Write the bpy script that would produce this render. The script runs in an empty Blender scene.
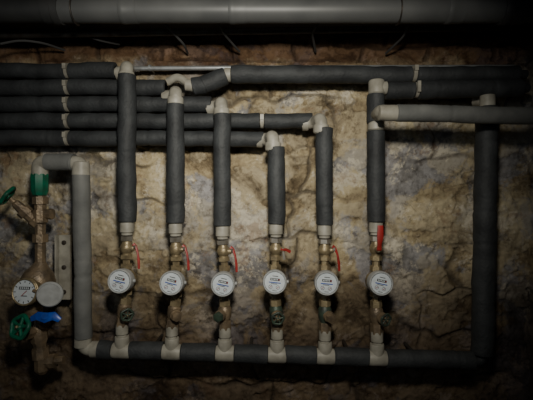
import bpy, math, random
from mathutils import Vector, Matrix, noise
random.seed(4)
CAMY=-1.43; F=400.0
def W(px,py,y):
    d=y-CAMY
    return Vector(((px-266.5)*d/F, y, (200-py)*d/F))
def S(n,y=-0.11): return n*(y-CAMY)/F

# ---------------------------------------------------------------- materials
def mat(name,col,rough=0.6,metal=0.0,col2=None,scale=20,bump=0.0,bscale=60,spec=0.5,detail=6,lo=0.35,hi=0.7,bd=0.004):
    m=bpy.data.materials.new(name); m.use_nodes=True
    nt=m.node_tree; b=nt.nodes['Principled BSDF']
    b.inputs['Base Color'].default_value=(*col,1); b.inputs['Roughness'].default_value=rough
    b.inputs['Metallic'].default_value=metal; b.inputs['Specular IOR Level'].default_value=spec
    g=nt.nodes.new('ShaderNodeNewGeometry')
    if col2:
        n=nt.nodes.new('ShaderNodeTexNoise'); n.inputs['Scale'].default_value=scale; n.inputs['Detail'].default_value=detail
        r=nt.nodes.new('ShaderNodeValToRGB'); r.color_ramp.elements[0].position=lo; r.color_ramp.elements[1].position=hi
        r.color_ramp.elements[0].color=(*col,1); r.color_ramp.elements[1].color=(*col2,1)
        nt.links.new(g.outputs['Position'],n.inputs['Vector']); nt.links.new(n.outputs['Fac'],r.inputs['Fac'])
        nt.links.new(r.outputs['Color'],b.inputs['Base Color'])
    if bump:
        n2=nt.nodes.new('ShaderNodeTexNoise'); n2.inputs['Scale'].default_value=bscale; n2.inputs['Detail'].default_value=6
        bp=nt.nodes.new('ShaderNodeBump'); bp.inputs['Strength'].default_value=bump; bp.inputs['Distance'].default_value=bd
        nt.links.new(g.outputs['Position'],n2.inputs['Vector']); nt.links.new(n2.outputs['Fac'],bp.inputs['Height'])
        nt.links.new(bp.outputs['Normal'],b.inputs['Normal'])
    return m
FOAM=mat('foam_insulation',(0.022,0.024,0.026),0.65,col2=(0.043,0.047,0.05),scale=16,bump=0.5,bscale=120,spec=0.4,bd=0.004)
FOAML=mat('foam_insulation_grey',(0.11,0.113,0.11),0.65,col2=(0.17,0.173,0.165),scale=14,bump=0.3,bscale=110,spec=0.3)
PPR=mat('ppr_plastic',(0.34,0.325,0.275),0.5,col2=(0.20,0.188,0.155),scale=30)
PVC=mat('grey_pvc',(0.072,0.075,0.076),0.45,col2=(0.115,0.118,0.117),scale=6)
PVCD=mat('dark_pvc',(0.025,0.027,0.028),0.5,col2=(0.045,0.045,0.045),scale=9)
BRASS=mat('tarnished_brass',(0.36,0.29,0.17),0.42,0.5,col2=(0.16,0.125,0.075),scale=40,bump=0.3,bscale=200)
OLDB=mat('old_bronze',(0.27,0.20,0.125),0.42,0.4,col2=(0.10,0.078,0.055),scale=30,bump=0.4,bscale=150)
DKG=mat('dark_green_casting',(0.05,0.08,0.055),0.5,0.2,col2=(0.03,0.035,0.03),scale=40,bump=0.3,bscale=150)
NICK=mat('nickel',(0.42,0.40,0.36),0.35,0.7,col2=(0.28,0.25,0.2),scale=50)
RED=mat('red_lever',(0.33,0.02,0.018),0.45,col2=(0.2,0.015,0.01),scale=60)
GREEN=mat('green_paint',(0.0,0.13,0.07),0.35,col2=(0.01,0.07,0.04),scale=50)
BLUE=mat('blue_paint',(0.01,0.07,0.40),0.35,col2=(0.01,0.04,0.24),scale=50)
BLK=mat('black_plastic',(0.012,0.012,0.012),0.5)
DIAL=mat('dial_white',(0.56,0.61,0.64),0.5,col2=(0.47,0.51,0.54),scale=60)
LID=mat('lid_plastic',(0.36,0.37,0.37),0.45,col2=(0.27,0.275,0.27),scale=60)
STEEL=mat('dark_steel',(0.08,0.075,0.068),0.5,0.6,col2=(0.05,0.035,0.025),scale=40)
WIRE=mat('cable_grey',(0.05,0.05,0.05),0.6)
GALV=mat('galvanised',(0.40,0.42,0.43),0.4,0.5,col2=(0.27,0.28,0.28),scale=40)

# ---------------------------------------------------------------- builder
class B:
    def __init__(s): s.v=[]; s.f=[]; s.m=[]; s.mats=[]
    def mi(s,m):
        if m not in s.mats: s.mats.append(m)
        return s.mats.index(m)
    def rings(s,rings,m,caps=True):
        k=s.mi(m); b=len(s.v); n=len(rings[0])
        for r in rings: s.v+= [tuple(p) for p in r]
        for i in range(len(rings)-1):
            for j in range(n):
                a=b+i*n+j; c=b+i*n+(j+1)%n
                s.f.append((a,c,c+n,a+n)); s.m.append(k)
        if caps:
            s.f.append(tuple(b+j for j in range(n))[::-1]); s.m.append(k)
            e=b+(len(rings)-1)*n
            s.f.append(tuple(e+j for j in range(n))); s.m.append(k)
    def tube(s,pts,r,m,seg=20,wob=0.0,caps=True):
        pts=[Vector(p) for p in pts]; N=len(pts)
        rs=r if isinstance(r,(list,tuple)) else [r]*N
        T=[]
        for i in range(N):
            t=(pts[min(i+1,N-1)]-pts[max(i-1,0)]); T.append(t.normalized())
        u=T[0].orthogonal().normalized(); out=[]
        for i in range(N):
            u=(u-T[i]*u.dot(T[i])).normalized(); w=T[i].cross(u)
            ring=[]
            for j in range(seg):
                a=2*math.pi*j/seg; d=u*math.cos(a)+w*math.sin(a)
                rr=rs[i]
                if wob: rr*=1+wob*noise.noise((pts[i]+d*rs[i])*20)
                ring.append(pts[i]+d*rr)
            out.append(ring)
        s.rings(out,m,caps)
    def foam(s,a,b,r,m=None,wob=0.11):
        a=Vector(a); b=Vector(b); L=(b-a).length; n=max(4,int(L/0.006))
        pts=[];rs=[]
        sd=random.random()*50
        cr=[(random.uniform(.1,.9)*L,random.uniform(.03,.07)) for _ in range(int(L/0.16))]
        for i in range(n+1):
            t=i/n; p=a.lerp(b,t)
            e=math.sin(math.pi*t)
            p=p+Vector((noise.noise((sd,t*L*5,0)),noise.noise((sd,t*L*5,9))*0.4,noise.noise((sd,t*L*5,5))))*0.0035*min(1,e*4)
            k=1
            for c,dp in cr: k-=dp*math.exp(-((t*L-c)/0.005)**2)
            pts.append(p); rs.append(r*k)
        d=(b-a).normalized()
        pts=[pts[0]]+pts+[pts[-1]]; rs=[r*0.86]+rs+[r*0.86]
        pts[1]=pts[1]+d*0.0025; pts[-2]=pts[-2]-d*0.0025
        s.tube(pts,rs,m or FOAM,28,wob)
    def lathe(s,o,ax,prof,m,seg=24):
        o=Vector(o); ax=Vector(ax).normalized(); u=ax.orthogonal().normalized()
        if abs(ax.z)<0.99:
            u=(Vector((0,0,1))-ax*ax.z).normalized()
        w=ax.cross(u)
        s.rings([[o+ax*t+(u*math.cos(2*math.pi*j/seg)+w*math.sin(2*math.pi*j/seg))*max(r,1e-5) for j in range(seg)] for t,r in prof],m)
    def box(s,c,x,y,z,m):
        k=s.mi(m); c=Vector(c);x=Vector(x);y=Vector(y);z=Vector(z); b=len(s.v)
        for sx in(-1,1):
            for sy in(-1,1):
                for sz in(-1,1): s.v.append(tuple(c+x*sx+y*sy+z*sz))
        for f in((0,1,3,2),(4,6,7,5),(0,4,5,1),(2,3,7,6),(0,2,6,4),(1,5,7,3)):
            s.f.append(tuple(b+i for i in f)); s.m.append(k)
    def strip(s,pts,w,t,m,nrm=(0,-1,0)):
        nrm=Vector(nrm); rings=[]
        pts=[Vector(p) for p in pts]
        for i,p in enumerate(pts):
            T=(pts[min(i+1,len(pts)-1)]-pts[max(i-1,0)]).normalized()
            sd=T.cross(nrm).normalized(); n=sd.cross(T)
            ww=w[i] if isinstance(w,(list,tuple)) else w
            ring=[]
            for a in range(12):
                an=2*math.pi*a/12; ca,sa=math.cos(an),math.sin(an)
                ring.append(p+sd*ww*math.copysign(abs(ca)**.5,ca)+n*t*math.copysign(abs(sa)**.5,sa))
            rings.append(ring)
        s.rings(rings,m)
    def torus(s,c,ax,R,r,m,lobes=0,amp=0.0,seg=48):
        c=Vector(c); ax=Vector(ax).normalized(); u=ax.orthogonal().normalized(); w=ax.cross(u)
        k=s.mi(m); b=len(s.v); q=10
        for i in range(seg):
            a=2*math.pi*i/seg; d=u*math.cos(a)+w*math.sin(a); RR=R*(1+amp*math.cos(lobes*a))
            for j in range(q):
                e=2*math.pi*j/q; s.v.append(tuple(c+d*(RR+r*math.cos(e))+ax*r*math.sin(e)))
        for i in range(seg):
            for j in range(q):
                s.f.append((b+i*q+j,b+((i+1)%seg)*q+j,b+((i+1)%seg)*q+(j+1)%q,b+i*q+(j+1)%q)); s.m.append(k)
    def wheel(s,c,ax,R,m,lobes=5):
        c=Vector(c); ax=Vector(ax).normalized(); u=ax.orthogonal().normalized(); w=ax.cross(u)
        s.torus(c,ax,R,R*0.2,m,lobes,0.06)
        for i in range(5):
            a=2*math.pi*i/5; d=u*math.cos(a)+w*math.sin(a)
            s.tube([c,c+d*R*0.5,c+d*R],[R*.18,R*.15,R*.16],m,8)
        s.lathe(c,ax,[(-R*.25,R*.3),(R*.2,R*.3),(R*.28,R*.2)],m,16)
        s.lathe(c,ax,[(0,R*.13),(R*.42,R*.13),(R*.46,R*.09)],BRASS,6)
    def make(s,name,angle=35):
        me=bpy.data.meshes.new(name); me.from_pydata(s.v,[],s.f)
        for m in s.mats: me.materials.append(m)
        me.polygons.foreach_set('material_index',s.m)
        me.polygons.foreach_set('use_smooth',[True]*len(s.f))
        import bmesh
        bm=bmesh.new(); bm.from_mesh(me); bmesh.ops.recalc_face_normals(bm,faces=bm.faces); bm.to_mesh(me); bm.free()
        me.set_sharp_from_angle(angle=math.radians(angle)); me.update()
        o=bpy.data.objects.new(name,me); bpy.context.scene.collection.objects.link(o); return o
def fillet(pts,rad,n=7):
    pts=[Vector(p) for p in pts]; out=[pts[0]]
    for i in range(1,len(pts)-1):
        a=(pts[i-1]-pts[i]); c=(pts[i+1]-pts[i]); r=min(rad,a.length*.49,c.length*.49)
        p0=pts[i]+a.normalized()*r; p2=pts[i]+c.normalized()*r
        for k in range(n+1):
            t=k/n; out.append(p0*(1-t)**2+pts[i]*2*t*(1-t)+p2*t*t)
    out.append(pts[-1]); return out

# ---------------------------------------------------------------- room
ZC=0.62; XR=0.925
def sm(t): t=max(0,min(1,t)); return t*t*(3-2*t)
def rnd(i,j): return noise.cell(Vector((i*1.7+0.5,j*2.3+0.5,3.1)))
def stone_h(x,z):
    up=z>0.505
    q=0.35 if up else 1
    wx=x+q*(0.08*noise.noise((x*4,z*4,1.0))+0.035*noise.noise((x*14,z*14,2.0)))
    wz=z+q*(0.08*noise.noise((x*3,z*4,7.0))+0.03*noise.noise((x*15,z*13,4.0)))
    H,L=(0.072,0.24) if up else (0.165,0.31)
    row=math.floor(wz/H); off=rnd(row,77)*L
    col=math.floor((wx+off)/L)
    fz=wz/H-row; fx=(wx+off)/L-col
    d=min(min(fz,1-fz)*H,min(fx,1-fx)*L)
    wd=0.013+0.010*noise.noise((x*9,z*9,66))
    j=1-sm(d/max(.003,wd))
    fill=sm((noise.noise((x*3.4,z*3.4,12.0))+0.28)/0.45)
    j*= (1-0.92*fill) if not up else 1
    fr=noise.fractal((x*6,z*7,3),0.85,2.0,7)
    fr2=noise.fractal((x*34,z*34,8),0.75,2.0,4)
    t=noise.fractal((x*4.2,z*5.5,31),0.8,2.0,5); ledge=sm((t+0.05)/0.05)
    t2=noise.fractal((x*9+4,z*10,47),0.8,2.0,5); led2=sm((t2-0.05)/0.05)
    pit=max(0,noise.noise((x*40,z*40,50))-0.35)
    h=0.036-0.005*rnd(col,row)*(1-.5*fill)-0.010*fr-0.004*fr2+0.011*j-0.006*ledge-0.003*led2+0.016*pit
    return max(0.0,h),j,rnd(col+5,row+9),ledge
def wallgrid(name,fn,nu,nv,mt):
    vs=[];fs=[];J=[];R=[];Lg=[]
    for a in range(nv+1):
        for b_ in range(nu+1):
            p,j,r,l=fn(b_/nu,a/nv); vs.append(p);J.append(j);R.append(r);Lg.append(l)
    for a in range(nv):
        for b_ in range(nu):
            i=a*(nu+1)+b_; fs.append((i,i+1,i+nu+2,i+nu+1))
    me=bpy.data.meshes.new(name); me.from_pydata(vs,[],fs)
    for nm,da in(('joint',J),('block',R),('ledge',Lg)):
        at=me.attributes.new(nm,'FLOAT','POINT'); at.data.foreach_set('value',da)
    me.polygons.foreach_set('use_smooth',[True]*len(fs)); me.materials.append(mt)
    o=bpy.data.objects.new(name,me); bpy.context.scene.collection.objects.link(o); return o

def stone_mat():
    m=bpy.data.materials.new('old_stone_masonry'); m.use_nodes=True; nt=m.node_tree; N=nt.nodes; L=nt.links
    b=N['Principled BSDF']; b.inputs['Roughness'].default_value=0.85; b.inputs['Specular IOR Level'].default_value=0.2
    g=N.new('ShaderNodeNewGeometry')
    def nz(s,d=8,r=0.6,dist=0.0):
        n=N.new('ShaderNodeTexNoise'); n.inputs['Scale'].default_value=s; n.inputs['Detail'].default_value=d
        n.inputs['Roughness'].default_value=r; n.inputs['Distortion'].default_value=dist
        L.new(g.outputs['Position'],n.inputs['Vector']); return n.outputs['Fac']
    def ramp(f,st):
        r=N.new('ShaderNodeValToRGB'); e=r.color_ramp.elements
        while len(e)<len(st): e.new(0.5)
        for i,(p,c) in enumerate(st): e[i].position=p; e[i].color=(*c,1) if not isinstance(c,float) else (c,c,c,1)
        L.new(f,r.inputs['Fac']); return r.outputs['Color']
    def mix(f,a,c,mode='MIX'):
        x=N.new('ShaderNodeMix'); x.data_type='RGBA'; x.blend_type=mode
        if isinstance(f,float): x.inputs[0].default_value=f
        else: L.new(f,x.inputs[0])
        for i,q in((6,a),(7,c)):
            if isinstance(q,tuple): x.inputs[i].default_value=(*q,1)
            else: L.new(q,x.inputs[i])
        return x.outputs[2]
    def attr(n):
        a=N.new('ShaderNodeAttribute'); a.attribute_name=n; return a.outputs['Fac']
    base=ramp(nz(6.5,12,0.72,0.3),[(0.36,(0.15,0.115,0.07)),(0.45,(0.31,0.25,0.155)),(0.54,(0.46,0.385,0.24)),(0.66,(0.64,0.56,0.37))])
    grey=ramp(nz(11,12,0.74),[(0.36,(0.14,0.14,0.145)),(0.62,(0.40,0.40,0.42))])
    gm=ramp(nz(3.6,9,0.7,0.4),[(0.51,0.0),(0.555,0.9)])
    c=mix(gm,base,grey)
    c=mix(ramp(attr('ledge'),[(0.2,0.0),(0.9,0.4)]),c,(0.55,0.49,0.35))
    pale=ramp(nz(7,12,0.8,0.3),[(0.545,0.0),(0.59,0.85)])
    c=mix(pale,c,(0.68,0.63,0.51))
    c=mix(0.35,c,ramp(attr('block'),[(0.0,(0.5,0.47,0.46)),(1.0,(1.05,1.0,0.95))]),'MULTIPLY')
    stain=ramp(nz(5.6,12,0.75,0.6),[(0.39,(0.32,0.28,0.25)),(0.48,(1.0,1.0,1.0))])
    c=mix(0.75,c,stain,'MULTIPLY')
    c=mix(ramp(attr('joint'),[(0.15,0.0),(0.9,0.65)]),c,(0.07,0.058,0.045))
    spots=ramp(nz(26,10,0.78),[(0.37,(0.35,0.31,0.27)),(0.46,(1.0,1.0,1.0))])
    c=mix(0.75,c,spots,'MULTIPLY')
    rust=ramp(nz(8,6,0.7),[(0.60,0.0),(0.66,0.5)])
    c=mix(rust,c,(0.20,0.12,0.065))
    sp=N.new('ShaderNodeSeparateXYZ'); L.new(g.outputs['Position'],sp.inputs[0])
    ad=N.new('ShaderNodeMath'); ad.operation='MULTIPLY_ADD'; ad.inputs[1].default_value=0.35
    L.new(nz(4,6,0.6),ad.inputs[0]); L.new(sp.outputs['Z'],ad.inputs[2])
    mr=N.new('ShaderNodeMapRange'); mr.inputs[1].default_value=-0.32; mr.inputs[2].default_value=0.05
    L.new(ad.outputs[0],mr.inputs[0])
    c=mix(mr.outputs[0],mix(1.0,c,(0.28,0.24,0.235),'MULTIPLY'),c)  # lower wall darkened: damp dirt, plus light falloff painted into the colour
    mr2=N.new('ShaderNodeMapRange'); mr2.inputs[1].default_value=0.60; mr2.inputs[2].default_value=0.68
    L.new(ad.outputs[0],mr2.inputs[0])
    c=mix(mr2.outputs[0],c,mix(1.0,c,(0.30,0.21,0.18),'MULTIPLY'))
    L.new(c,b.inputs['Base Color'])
    bp=N.new('ShaderNodeBump'); bp.inputs['Strength'].default_value=0.9; bp.inputs['Distance'].default_value=0.007
    L.new(nz(38,10,0.74),bp.inputs['Height']); L.new(bp.outputs['Normal'],b.inputs['Normal'])
    return m
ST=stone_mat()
X0=-1.25; X1=XR+0.12
def fb(u,v):
    x=X0+(X1-X0)*u; z=-0.96+(ZC+0.02+0.96)*v
    h,j,r,l=stone_h(x,z); return (x,h,z),j,r,l
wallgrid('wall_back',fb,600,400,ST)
def fr(u,v):
    y=0.08+(-2.64-0.08)*u; z=-0.96+(ZC+0.02+0.96)*v
    h,j,r,l=stone_h(y+7.3,z); return (XR+h,y,z),j,r,l
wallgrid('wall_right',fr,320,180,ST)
ROOM=mat('sooty_plaster',(0.10,0.09,0.075),0.9,col2=(0.2,0.18,0.15),scale=5,bump=0.6,bscale=20)
CONC=mat('concrete_ceiling',(0.06,0.055,0.05),0.9,col2=(0.12,0.11,0.1),scale=6,bump=0.6,bscale=25)
DIRT=mat('dirt_floor',(0.06,0.048,0.035),0.95,col2=(0.11,0.09,0.065),scale=9,bump=0.8,bscale=20)
def slab(name,c,d,m):
    b=B(); b.box(c,(d[0],0,0),(0,d[1],0),(0,0,d[2]),m); return b.make(name)
slab('ceiling',(-0.45,-1.25,ZC+0.05),(1.52,1.4,0.05),CONC)
slab('floor',(-0.45,-1.25,-1.0),(1.52,1.4,0.05),DIRT)
slab('wall_left',(-1.3,-1.25,-0.16),(0.05,1.4,0.84),ROOM)
slab('wall_front',(-0.2,-2.65,-0.16),(1.25,0.05,0.84),ROOM)

# ---------------------------------------------------------------- sewer pipe under ceiling
YS=-0.24
b=B(); r=S(11.5,YS); z=W(0,11,YS).z
b.lathe((W(55,11,YS).x,YS,z),(1,0,0),[(0,r),(S(395,YS),r),(S(395,YS),r)],PVC,40)
for px in (128,236,452):
    x=W(px,11,YS).x
    b.lathe((x-.02,YS,z),(1,0,0),[(0,r),(0,r*1.05),(0.006,r*1.09),(0.014,r*1.09),(0.018,r*1.05),(0.05,r*1.05),(0.05,r)],PVC,40)
b.lathe((W(440,11,YS).x,YS,z),(1,0,0),[(0,r*.98),(S(62,YS),r*.98)],PVC,40)
x=W(500,11,YS).x
b.lathe((x,YS,z),(1,0,0),[(0,r),(0,r*1.12),(.008,r*1.2),(.02,r*1.2),(.025,r*1.12),(.07,r*1.12),(.07,r*.96),(XR-x-0.002,r*.96)],PVCD,40)
x=W(62,11,YS).x
b.lathe((x,YS,z),(-1,0,0),[(0,r*1.03),(0,r*1.14),(.02,r*1.14),(.022,r*1.05),(.05,r*1.05),(.05,r*.96),(x+1.24,r*.96)],PVCD,40)
so=b.make('sewer_pipe')
for px in (76,398):
    b=B(); x=W(px,0,YS).x
    b.strip([(x,YS+(r+.002)*math.sin(a),z+(r+.002)*math.cos(a)) for a in [i*2*math.pi/24 for i in range(25)]],0.005,0.0012,STEEL,(1,0,0.001))
    b.tube([(x,YS,z+r),(x,YS,ZC+0.002)],0.004,STEEL,8)
    b.make('pipe_hanger')
b=B(); y2=-0.10
a=W(-60,36,y2); c=W(520,27,y2)
b.tube([a,a.lerp(c,.5),c+Vector((0.02,0,0))],[.011]*3,STEEL,12)
b.make('conduit_pipe')
for pts in ([(60,22),(74,30),(97,40),(116,41)],[(163,22),(172,32),(184,44),(186,50)],[(218,22),(224,34),(238,44)],[(410,22),(404,36),(392,46)],[(320,22),(312,32),(318,44)],[(0,44),(20,40),(44,43),(60,47)]):
    b=B(); P=[W(p[0],p[1],-0.15+0.04*i) for i,p in enumerate(pts)]
    P[-1].y=0.0
    b.tube(fillet(P,0.03),0.004,WIRE,8); b.make('hanging_wire')

# ---------------------------------------------------------------- horizontal supply pipes
YH=-0.046; YV=-0.115
RH=S(7.7,YH); RV=S(8.8,YV)
def elbow(bd,px,py,fromleft=True,rad=None):
    R=S(6.4,YV); c=W(px,py,YV)
    z=c.z
    s=-1 if fromleft else 1
    p=[Vector((c.x+s*0.055,YH,z-0.004)),Vector((c.x+s*0.012,YH-0.01,z)),Vector((c.x,YV,z)),Vector((c.x,YV,z-0.05))]
    b_=fillet(p,0.022,8); bd.tube(b_,R,PPR,24)
    bd.lathe((c.x,YV,z-0.022),(0,0,-1),[(0,R),(0,R*1.18),(.004,R*1.24),(.022,R*1.24),(.026,R*1.16),(.026,R*.9)],PPR,28)
    bd.lathe(p[0],(1 if fromleft else -1,0,0),[(0,R*.9),(0,R*1.15),(.018,R*1.2),(.022,R)],PPR,28)
def hrun(name,x0,x1,py,breaks=(68,),y=YH,m=FOAM,rr=None,py1=None):
    b=B(); rr=rr or RH; py1=py if py1 is None else py1
    xs=[x0]+list(breaks)+[x1]
    f=lambda x:py+(py1-py)*(x-x0)/(x1-x0)
    for i in range(len(xs)-1):
        g0=2 if i>0 else 0; g1=2 if i<len(xs)-2 else 0
        b.foam(W(xs[i]+g0,f(xs[i]),y),W(xs[i+1]-g1,f(xs[i+1]),y),rr*random.uniform(.97,1.05),m)
    b.tube([W(x0,py,y),W((x0+x1)/2,(py+py1)/2,y),W(x1,py1,y)],rr*.6,PPR,16)
    for x in breaks:
        c=W(x,f(x),y)
        b.lathe(c-Vector((.005,0,0)),(1,0,0),[(0,rr*.6),(0,rr*.98),(.01,rr*.98),(.01,rr*.6)],PPR,24)
        b.box(c+Vector((0,-rr,rr*.3)),(.006,0,0),(0,.004,0),(0,0,.009),PPR)
        b.tube([c,c+Vector((0,0.085,0))],.004,STEEL,8)
    return b
def riser(px,ptop,pend,b=None,breaks=()):
    b=b or B()
    xs=[ptop]+list(breaks)+[pend]
    for i in range(len(xs)-1):
        b.foam(W(px,xs[i],YV),W(px,xs[i+1],YV),RV*random.uniform(.98,1.04))
    b.tube([W(px,ptop,YV),W(px,pend+6,YV)],RV*.55,PPR,16)
    return b
b=hrun('',-70,116,71); elbow(b,126.5,66); riser(127,75,222,b); b.make('insulated_water_pipe')
b=hrun('',-70,166,87.5); elbow(b,175.5,91); riser(175.5,104,223,b); b.make('insulated_water_pipe')
b=hrun('',-70,212,104.3); elbow(b,221.5,102); riser(222.5,114,226,b); b.make('insulated_water_pipe')
b=hrun('',-70,312,121,(68,262),py1=121); elbow(b,321,118.5,); riser(324.5,128,225,b); b.make('insulated_water_pipe')
b=hrun('',-70,264,137.5,py1=139); elbow(b,273,136); riser(276,147,224,b); b.make('insulated_water_pipe')
b=B(); b.tube([W(133,68.5,-0.03),W(300,67.5,-0.03),W(508,67,-0.03)],S(2.4),GALV,14)
for x in (150,292,440): 
    c=W(x,68,-0.03); b.lathe(c-Vector((.004,0,0)),(1,0,0),[(0,S(3.3)),(.008,S(3.3))],GALV,16); b.tube([c,c+Vector((0,.07,0))],.003,GALV,8)
b.tube(fillet([W(508,67,-0.03),W(514,67,-0.03),W(514,67,0.05)],.02),S(2.4),GALV,14)
b.make('bare_steel_pipe')
b=B()
b.tube(fillet([W(168,82,YH-.02),W(178,76,YH-.03),W(188,84,YH-.03),W(200,84,YH-.03)],.03),S(4),PPR,20)
b.lathe(W(186,85,YH-.03),(1,0,-.1),[(0,S(4)),(0,S(6)),(.03,S(6)),(.03,S(4))],PPR,24)
b.foam(W(193,87,YH-.03),W(206,85,YH-.03),S(8.5,YH)); b.foam(W(203,85,YH-.032),W(226,76,YH-.03),S(8.6,YH))
b.lathe(W(225,75,YH-.025),(1,0,0),[(0,S(6)),(0,S(7.2)),(.020,S(7.2)),(.020,S(6))],PPR,24)
b.foam(W(231,74.5,YH-.025),W(411,75,YH-.025),S(8.6,YH)); b.foam(W(416,75,YH-.025),W(518,74,YH-.025),S(8,YH))
b.tube([W(226,74.5,YH-.025),W(526,74.5,YH-.025)],S(4.5),FOAM,16)
c=W(413.5,74,YH-.025); b.lathe(c-Vector((.006,0,0)),(1,0,0),[(0,.02),(0,S(8)),(.012,S(8)),(.012,.02)],PPR,24)
b.box(c+Vector((0,-S(8.5),.012)),(.006,0,0),(0,.004,0),(0,0,.009),PPR)
b.tube([c,c+Vector((0,.11,0))],.004,STEEL,8)
b.make('insulated_water_pipe')
b=B(); R=S(6.4,YV)
b.lathe(W(376.5,80.5,YV),(0,0,-1),[(-.002,R*.6),(0,R*1.1),(.005,R*1.24),(.042,R*1.24),(.046,R*1.1),(.046,R*.8)],PPR,28)
b.lathe(W(376.5,88,YV),(1,0,0),[(0,R),(.032,R),(.032,R*.8)],PPR,24)
b.foam(W(385,91,YH-.05),W(414,91,YH-.05),S(8.6,YV)); b.foam(W(418,90,YH-.05),W(521,88,YH-.05),S(9,YV))
b.tube([W(382,90,YH-.05),W(528,88,YH-.05)],S(4.5),FOAM,16)
c=W(416,90,YH-.05); b.lathe(c-Vector((.005,0,0)),(1,0,0),[(0,.02),(0,S(7.6)),(.010,S(7.6)),(.010,.02)],PPR,24)
b.box(c+Vector((0,-S(8.6),.004)),(.005,0,0),(0,.004,0),(0,0,.018),PPR)
b.foam(W(376,95,YV),W(376,122,YV),S(8.8,YV))
b.lathe(W(376,120,YV),(0,0,-1),[(0,R*.8),(0,R*1.2),(.032,R*1.25),(.036,R)],PPR,28)
riser(376,131,222,b)
YP=-0.21
b.tube(fillet([W(376,116,YV),W(381,111,YP),W(400,113,YP)],.02),S(6.6,YP),PPR,24)
b.lathe(W(378,113,YP),(1,0,0),[(0,S(5,YP)),(.003,S(7.4,YP)),(.028,S(8,YP)),(.055,S(8,YP)),(.055,S(6,YP))],PPR,28)
e=W(396,113,YP); f=W(533,116,YP); f2=e+(f-e)*((XR+0.02-e.x)/(f.x-e.x))
b.foam(e,f2,S(8.6,YP),FOAML,0.04)
b.make('insulated_water_pipe')
b=B()
RR=S(6.2,YV)
b.tube(fillet([W(474,100,YH+.01),W(487,100,YH-.02),W(487,100,YV),W(487,116,YV)],.02),RR,PPR,24)
b.lathe(W(487.5,95,YV),(0,0,-1),[(0,RR*.8),(.002,RR*1.1),(.01,RR*1.15),(.04,RR*1.15),(.04,RR*.8)],PPR,28)
b.foam(W(487,107,YV),W(482,354,YV),S(10.5,YV))
b.tube(fillet([W(482,350,YV),W(482,361,YV),W(462,361,YV)],.03),RR*.8,FOAM,24)
b.make('insulated_water_pipe')

# ---------------------------------------------------------------- manifold at the bottom
b=B(); xs=[122,172,225,277,325,377]
def my(x): return 349+(x-83)*0.0295
b.tube([W(88,my(88),YV),W(276,my(276),YV),W(466,my(466),YV)],S(6),PPR,20)
prev=99
for x in xs+[None]:
    e=(x-9) if x else 473
    b.foam(W(prev,my(prev),YV),W(e,my(e),YV),S(9,YV),FOAM)
    if x:
        b.lathe(W(x-9,my(x),YV),(1,0,-.03),[(0,S(5)),(0,S(7.2)),(S(2),S(7.8)),(S(16),S(7.8)),(S(18),S(7.2)),(S(18),S(5))],PPR,28)
        prev=x+9
b.tube(fillet([W(83,330,YV),W(83,my(83),YV),W(102,my(96),YV)],.035),S(6.6),PPR,24)
b.lathe(W(83,338,YV),(0,0,-1),[(0,S(6)),(0,S(8)),(.025,S(8.2)),(.028,S(6))],PPR,28)
b.lathe(W(92,my(92),YV),(1,0,0),[(0,S(6)),(0,S(8)),(.03,S(8)),(.03,S(6))],PPR,28)
for x in (150,250,352,420):
    c=W(x,my(x),YV); b.tube([c,c+Vector((0,.15,0))],.006,STEEL,10)
b.foam(W(81,174,YV),W(83.5,338,YV),S(8.4,YV),FOAML,0.05)
b.tube(fillet([W(68,163,YV),W(81,163,YV),W(81,178,YV)],.03),S(7.2),PPR,24)
b.lathe(W(81,162,YV),(0,0,-1),[(0,S(7)),(.002,S(8.2)),(S(13),S(8.5)),(S(13),S(6))],PPR,28)
b.foam(W(46,162,YV),W(74,162.5,YV),S(8.6,YV),FOAML,0.05)
b.tube(fillet([W(50,163,YV),W(40,163,YV),W(40,180,YV)],.035),S(7.6),PPR,24)
b.make('manifold_pipe')

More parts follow.
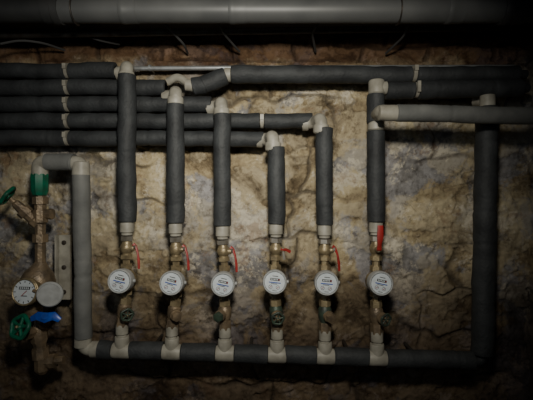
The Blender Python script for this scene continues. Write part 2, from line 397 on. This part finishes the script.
# ---------------------------------------------------------------- meter stacks
Z=(0,0,1)
ends=[222,223,226,224,225,222]
px_r=[127,175.5,222.5,276,324.5,376]
MZ=[283,285,285,284,284,285]
for i in range(6):
    x=px_r[i]; xb=xs[i]; y0=ends[i]
    my_=MZ[i]
    xm=(120,172,222.5,275.5,327.5,381)[i]
    D=YV-0.058
    cd=W(xm,my_,D)
    cx=cd.x; cz=cd.z
    top=W(x,y0,YV)
    b=B()
    d=Vector((0,0,-1))
    t=top
    b.lathe(t+Vector((0,0,.004)),d,[(0,S(5)),(0,S(6.4)),(S(2),S(6.8)),(S(11),S(6.8)),(S(12),S(5.5)),(S(14),S(5.5))],PPR,28)
    zt=t.z-S(14)
    zv0=zt; zv1=cz+S(15)
    pA=Vector((t.x,YV,zv0)); pB=Vector((cx,YV,zv1)); ax=(pB-pA); L=ax.length; ax.normalize()
    b.lathe(pA,ax,[(0,S(4.5)),(0,S(6.2)),(L*.16,S(6.2)),(L*.16,S(4.3))],NICK,6)
    b.lathe(pA,ax,[(L*.15,S(4.3)),(L*.25,S(4.6)),(L*.3,S(5.6)),(L*.42,S(6.6)),(L*.55,S(5.6)),(L*.6,S(4.4)),(L*.66,S(4.4))],BRASS,24)
    b.lathe(pA,ax,[(L*.66,S(4.2)),(L*.66,S(6)),(L*.80,S(6)),(L*.80,S(3.8)),(L*1.0,S(3.8))],BRASS,6)
    vc=pA+ax*L*.42
    if i==5:
        b.lathe(vc,(0,-1,0),[(0,S(3.5)),(.03,S(3)),(.034,S(2))],BRASS,16)
        q=Vector((t.x,YV-0.036,vc.z))
        b.strip([q,q+Vector((0,-.004,S(6))),q+Vector((0.002,-.006,S(13))),q+Vector((.003,-.004,S(24)))],[S(2.4),S(2.0),S(3.2),S(2.8)],.0035,RED)
    elif i==3:
        b.lathe(vc,(1,-.6,0),[(0,S(3.2)),(.03,S(2.8)),(.033,S(2))],BRASS,16)
        q=vc+Vector((.028,-.018,0))
        b.strip([q-Vector((.012,0,-.004)),q+Vector((.008,0,0.001)),q+Vector((.02,0,-.006))],[S(1.8),S(2),S(2.2)],.003,RED,(0,-.4,1))
        b.strip([q+Vector((-.006,-.002,.006)),q+Vector((0,-.002,-.03))],[S(1.3),S(1.3)],.002,NICK)
    else:
        b.lathe(vc,(1,-.35,0),[(0,S(3.2)),(.026,S(2.8)),(.03,S(2))],BRASS,16)
        q=vc+Vector((.028,-.01,.004))
        b.strip([q+Vector((-.004,0,.010)),q+Vector((.004,0,.004)),q+Vector((.012,-.004,-.018)),q+Vector((.016,-.006,-.045)),q+Vector((.017,-.006,-.07))],[S(1.7),S(1.4),S(1.0),S(1.3),S(1.1)],.0025,RED,(.5,-1,0))
        b.lathe(q,(1,-.35,0),[(0,.007),(.006,.007)],NICK,6)
    b.make('ball_valve')
    # water meter
    b=B()
    c0=Vector((cx,YV,cz))
    tilt=Vector((random.uniform(-.05,.05),-1,random.uniform(.02,.10))).normalized()
    b.lathe(c0,Z,[(-S(15),S(3.6)),(-S(15),S(6)),(-S(10.5),S(6))],BRASS,6)
    b.lathe(c0,Z,[(S(10.5),S(6)),(S(15.5),S(6)),(S(15.5),S(3.6))],BRASS,6)
    b.lathe(c0,Z,[(-S(11),S(4.2)),(-S(6),S(5.5)),(S(6),S(5.5)),(S(11),S(4.2))],BRASS,20)
    Rm=.0385
    b.lathe(c0-tilt*.022,tilt,[(0,Rm*.55),(.006,Rm*.8),(.022,Rm*.93),(.052,Rm*.93),(.056,Rm*.9)],BRASS,36)
    b.lathe(c0,tilt,[(.030,Rm*.93),(.030,Rm*1.0),(.056,Rm*1.0),(.060,Rm*.97),(.060,Rm*.86),(.0565,Rm*.85)],LID,40)
    b.lathe(c0,tilt,[(.050,Rm*.87),(.0605,Rm*.87)],DIAL,40)
    b.torus(c0+tilt*.060,tilt,Rm*.92,.0022,LID)
    b.torus(c0+tilt*.0605,tilt,Rm*.84,.0006,BLK)
    fc=c0+tilt*.061
    ang=random.uniform(-.2,.25)
    up=(Vector((0,0,1))-tilt*tilt.z).normalized(); rt=up.cross(-tilt).normalized()
    if rt.x<0: rt=-rt
    u2=up*math.cos(ang)+rt*math.sin(ang); r2=rt*math.cos(ang)-up*math.sin(ang)
    def mk(ox,oz,w,h,m,t=.0006): b.box(fc+r2*ox+u2*oz,r2*w,tilt*t,u2*h,m)
    mk(0,.009,.015,.0036,BLK,.0008)
    for k in range(5): mk(-.011+k*.0046,.009,.0014,.0021,DIAL,.0012)
    mk(.0125,.009,.0014,.0021,RED,.0013)
    mk(0,.019,.009,.0009,BLK); mk(0,-.001,.019,.0013,BLUE)
    mk(-.002,-.005,.010,.0007,BLK); mk(.002,-.026,.007,.0006,BLK)
    for ox,oz,rr_ in ((-.012,-.015,.0055),(.011,-.015,.0055)):
        b.torus(fc+r2*ox+u2*oz,tilt,rr_,.0005,BLK,seg=24)
        b.box(fc+r2*ox+u2*oz,(r2+u2).normalized()*.004,tilt*.001,(r2-u2).normalized()*.0006,RED)
    b.lathe(c0+tilt*.04+rt*Rm*.95,rt,[(0,.006),(.006,.006),(.008,.003)],LID,12)
    b.make('water_meter')
    # lower stop valve
    b=B()
    p0=Vector((cx,YV,cz-S(15.5))); 
    p1=Vector((W(xb,my(xb)-25,YV).x,YV,W(xb,my(xb)-25,YV).z)); ax=p1-p0; L=ax.length; ax.normalize()
    b.lathe(p0,ax,[(0,S(3.6)),(L*.1,S(3.6)),(L*.1,S(5.8)),(L*.28,S(5.8)),(L*.28,S(4.4))],BRASS,6)
    b.lathe(p0,ax,[(L*.26,S(4.4)),(L*.36,S(6.6)),(L*.62,S(6.6)),(L*.72,S(4.8)),(L,S(4.8))],DKG if i in(3,4) else OLDB,20)
    b.lathe(p0,ax,[(L*.74,S(4)),(L*.74,S(6.3)),(L*1.02,S(6.3)),(L*1.02,S(4))],OLDB,6)
    cv=p0+ax*L*.5
    dd=Vector(((.6,.45,-.5,0.1,.4,.5)[i],-1,-.15)).normalized()
    hm=(DKG,OLDB,DKG,DKG,OLDB,DKG)[i]
    b.lathe(cv,dd,[(0,S(5)),(.022,S(4.6)),(.022,S(5.6)),(.032,S(5.6)),(.034,S(3.2)),(.046,S(2.4))],OLDB,16)
    if i in (3,0,5): b.wheel(cv+dd*.044,dd,S(5.6),hm)
    else: b.lathe(cv+dd*.034,dd,[(0,S(4)),(0,S(5.4)),(.012,S(4.8)),(.014,S(2))],hm,6)
    b.make('stop_valve')
    b=B()
    q0=p1+Vector((0,0,.004)); q1=W(xb,my(xb),YV); ax=q1-q0; L=ax.length; ax.normalize()
    b.lathe(q0,ax,[(0,S(5)),(0,S(5.6)),(L*.1,S(6)),(L*.36,S(6)),(L*.4,S(4.8)),(L*.46,S(4.8)),(L*.46,S(6.6)),(L*.5,S(7)),(L*.8,S(7)),(L*.95,S(6.5))],PPR,28)
    b.make('pipe_adapter')

# ---------------------------------------------------------------- left main inlet assembly
b=B(); Y=YV
b.lathe(W(40,174,Y),(0,0,-1),[(0,S(5)),(0,S(8)),(S(3),S(8.5)),(S(17),S(8)),(S(21),S(6.5)),(S(22),S(5))],GREEN,8)
b.lathe(W(40.5,194,Y),(0,0,-1),[(0,S(5)),(S(3),S(5)),(S(3),S(7.5)),(S(10),S(7.5)),(S(10),S(5.5)),(S(16),S(5.5)),(S(16),S(7)),(S(28),S(7)),(S(30),S(5)),(S(40),S(5)),(S(40),S(7.4)),(S(48),S(7.4)),(S(48),S(5)),(S(70),S(5))],OLDB,8)
b.lathe(W(41,214,Y),(1,-.1,-.0),[(0,S(5)),(S(9),S(4.5)),(S(9),S(5.5)),(S(12),S(5.5)),(S(13),S(3))],OLDB,8)
b.make('brass_riser_fitting')
b=B()
p0=W(38,224,Y); p1=W(14,202,Y-.03); ax=(p1-p0); L=ax.length; ax.normalize()
b.lathe(p0,ax,[(0,S(6)),(L*.2,S(6.5)),(L*.25,S(5)),(L*.45,S(5)),(L*.45,S(7)),(L*.65,S(7)),(L*.66,S(5)),(L*.95,S(4)),(L,S(2.5)),(L*1.15,S(2))],OLDB,8)
b.wheel(p1+ax*S(8),(-1,-.35,.75),S(9),GREEN)
b.make('angle_valve')
b=B()
b.lathe(W(41,262,Y),(-.15,0,-1),[(0,S(5)),(S(5),S(8)),(S(10),S(13)),(S(18),S(16)),(S(26),S(16)),(S(34),S(12)),(S(42),S(7)),(S(46),S(6)),(S(46),S(8)),(S(54),S(8)),(S(54),S(6))],OLDB,28)
n1=Vector((-.1,-1,.12)).normalized(); dc=W(24.5,292,Y-.07)
b.lathe(dc-n1*.07,n1,[(0,S(9)),(.03,S(12)),(.055,S(12)),(.055,S(13.2)),(.066,S(13.2)),(.068,S(12.4))],BRASS,36)
b.torus(dc+n1*.001,n1,S(12),.003,BRASS)
b.lathe(dc-n1*.01,n1,[(0,S(11.3)),(.0105,S(11.3))],DIAL,36)
fc=dc+n1*.001; up=(Vector((0,0,1))-n1*n1.z).normalized(); rt=up.cross(n1).normalized()
b.box(fc+up*.012,rt*.018,n1*.001,up*.004,BLK)
for k in range(5): b.box(fc+up*.012+rt*(-.013+.0065*k),rt*.002,n1*.0014,up*.0026,DIAL)
for k in range(12):
    a=k*math.pi/6; dv=up*math.cos(a)+rt*math.sin(a); b.box(fc+dv*S(9.6),dv*.003,n1*.001,dv.cross(n1)*.0008,BLK)
b.box(fc-up*.012,rt*.010,n1*.001,up*.001,BLK); b.box(fc-up*.004,(rt+up)*.008,n1*.0014,(rt-up)*.0006,RED)
n2=Vector((.2,-1,.05)).normalized(); lc=W(49.5,294.5,Y-.08)
b.lathe(lc,n2,[(-.01,S(9)),(-.01,S(11.6)),(-.002,S(11.8)),(.002,S(10.8)),(.002,S(10)),(0,S(9.8)),(0,.001)],LID,36)
b.tube([dc+Vector((.03,-.004,.006)),lc+Vector((-.03,0,.004))],.005,OLDB,8)
b.make('main_water_meter')
b=B()
b.lathe(W(37,314,Y),(.1,0,-1),[(0,S(6)),(S(8),S(6.5)),(S(10),S(8)),(S(26),S(8)),(S(30),S(6)),(S(34),S(6)),(S(34),S(8)),(S(44),S(8)),(S(44),S(6)),(S(56),S(6.5)),(S(60),S(3))],OLDB,8)
p0=W(37,330,Y); dd=Vector((-.35,-1,.05)).normalized()
b.lathe(p0,dd,[(0,S(7)),(.03,S(6)),(.03,S(7)),(.045,S(7)),(.045,S(4)),(.075,S(3))],OLDB,8)
b.wheel(W(20,327,Y-.08),Vector((-.35,-1,.35)),S(10),GREEN)
b.tube([p0,W(20,327,Y-.08)],S(2.5),OLDB,10)
b.make('gate_valve')
b=B()
dd=Vector((.2,-1,.6)).normalized()
b.lathe(W(45,324,Y-.02),dd,[(0,S(5)),(.03,S(4)),(.035,S(2.5)),(.05,S(2.5))],OLDB,12)
b.strip([W(32,319,Y-.07),W(38,316,Y-.075),W(46,318,Y-.075),W(54,316,Y-.075),W(60,320,Y-.07)],[S(2.5),S(4),S(5),S(4),S(2.5)],.006,BLUE,(0,-1,.4))
b.lathe(W(46,317,Y-.07),dd,[(0,S(4)),(.012,S(3.5))],BLUE,8)
b.make('butterfly_valve')
b=B()
b.lathe(W(42,362,Y),(1,0,.1),[(0,S(5)),(S(8),S(6)),(S(8),S(7)),(S(14),S(7)),(S(14),S(4)),(S(22),S(4))],OLDB,8)
b.lathe(W(42,355,Y),(0,0,-1),[(0,S(7)),(S(14),S(7)),(S(18),S(4))],OLDB,8)
b.make('drain_cock')
b=B()
c=W(65,267,-.035)
b.box(c,(S(6),0,0),(0,.006,0),(0,0,S(34)),PPR)
b.box(c+Vector((-S(6),-.012,0)),(.003,0,0),(0,.014,0),(0,0,S(34)),PPR)
for dz in (-26,0,26): b.lathe(c+Vector((0,-.006,S(dz))),(0,-1,0),[(0,.008),(.003,.008),(.004,.003)],STEEL,12)
b.box(c+Vector((0,.03,0)),(S(3),0,0),(0,.03,0),(0,0,S(3)),STEEL)
b.make('meter_mounting_bracket')

# ---------------------------------------------------------------- light and camera
def light(name,loc,tgt,e,size,col,spread=180):
    l=bpy.data.lights.new(name,'AREA'); l.shape='DISK'; l.size=size; l.energy=e; l.color=col; l.spread=math.radians(spread)
    o=bpy.data.objects.new(name,l); bpy.context.scene.collection.objects.link(o); o.location=loc
    o.rotation_euler=(Vector(tgt)-Vector(loc)).to_track_quat('-Z','Y').to_euler(); return o
light('basement_lamp',(0.02,-1.30,0.40),(-0.12,0,0.10),4.9,0.12,(1.0,0.95,0.83),90)
w=bpy.data.worlds.new('World'); bpy.context.scene.world=w; w.use_nodes=True
w.node_tree.nodes['Background'].inputs[0].default_value=(0.5,0.6,0.75,1); w.node_tree.nodes['Background'].inputs[1].default_value=0.05
light('cool_fill_lamp',(-0.6,-2.2,0.2),(-0.4,0,0),1.9,0.6,(0.80,0.90,1.0))
cd=bpy.data.cameras.new('camera'); cam=bpy.data.objects.new('camera',cd); bpy.context.scene.collection.objects.link(cam)
cam.location=(0,CAMY,0); cam.rotation_euler=(math.pi/2,0,0); cd.sensor_width=36; cd.lens=36*F/533; cd.clip_start=.01
bpy.context.scene.camera=cam
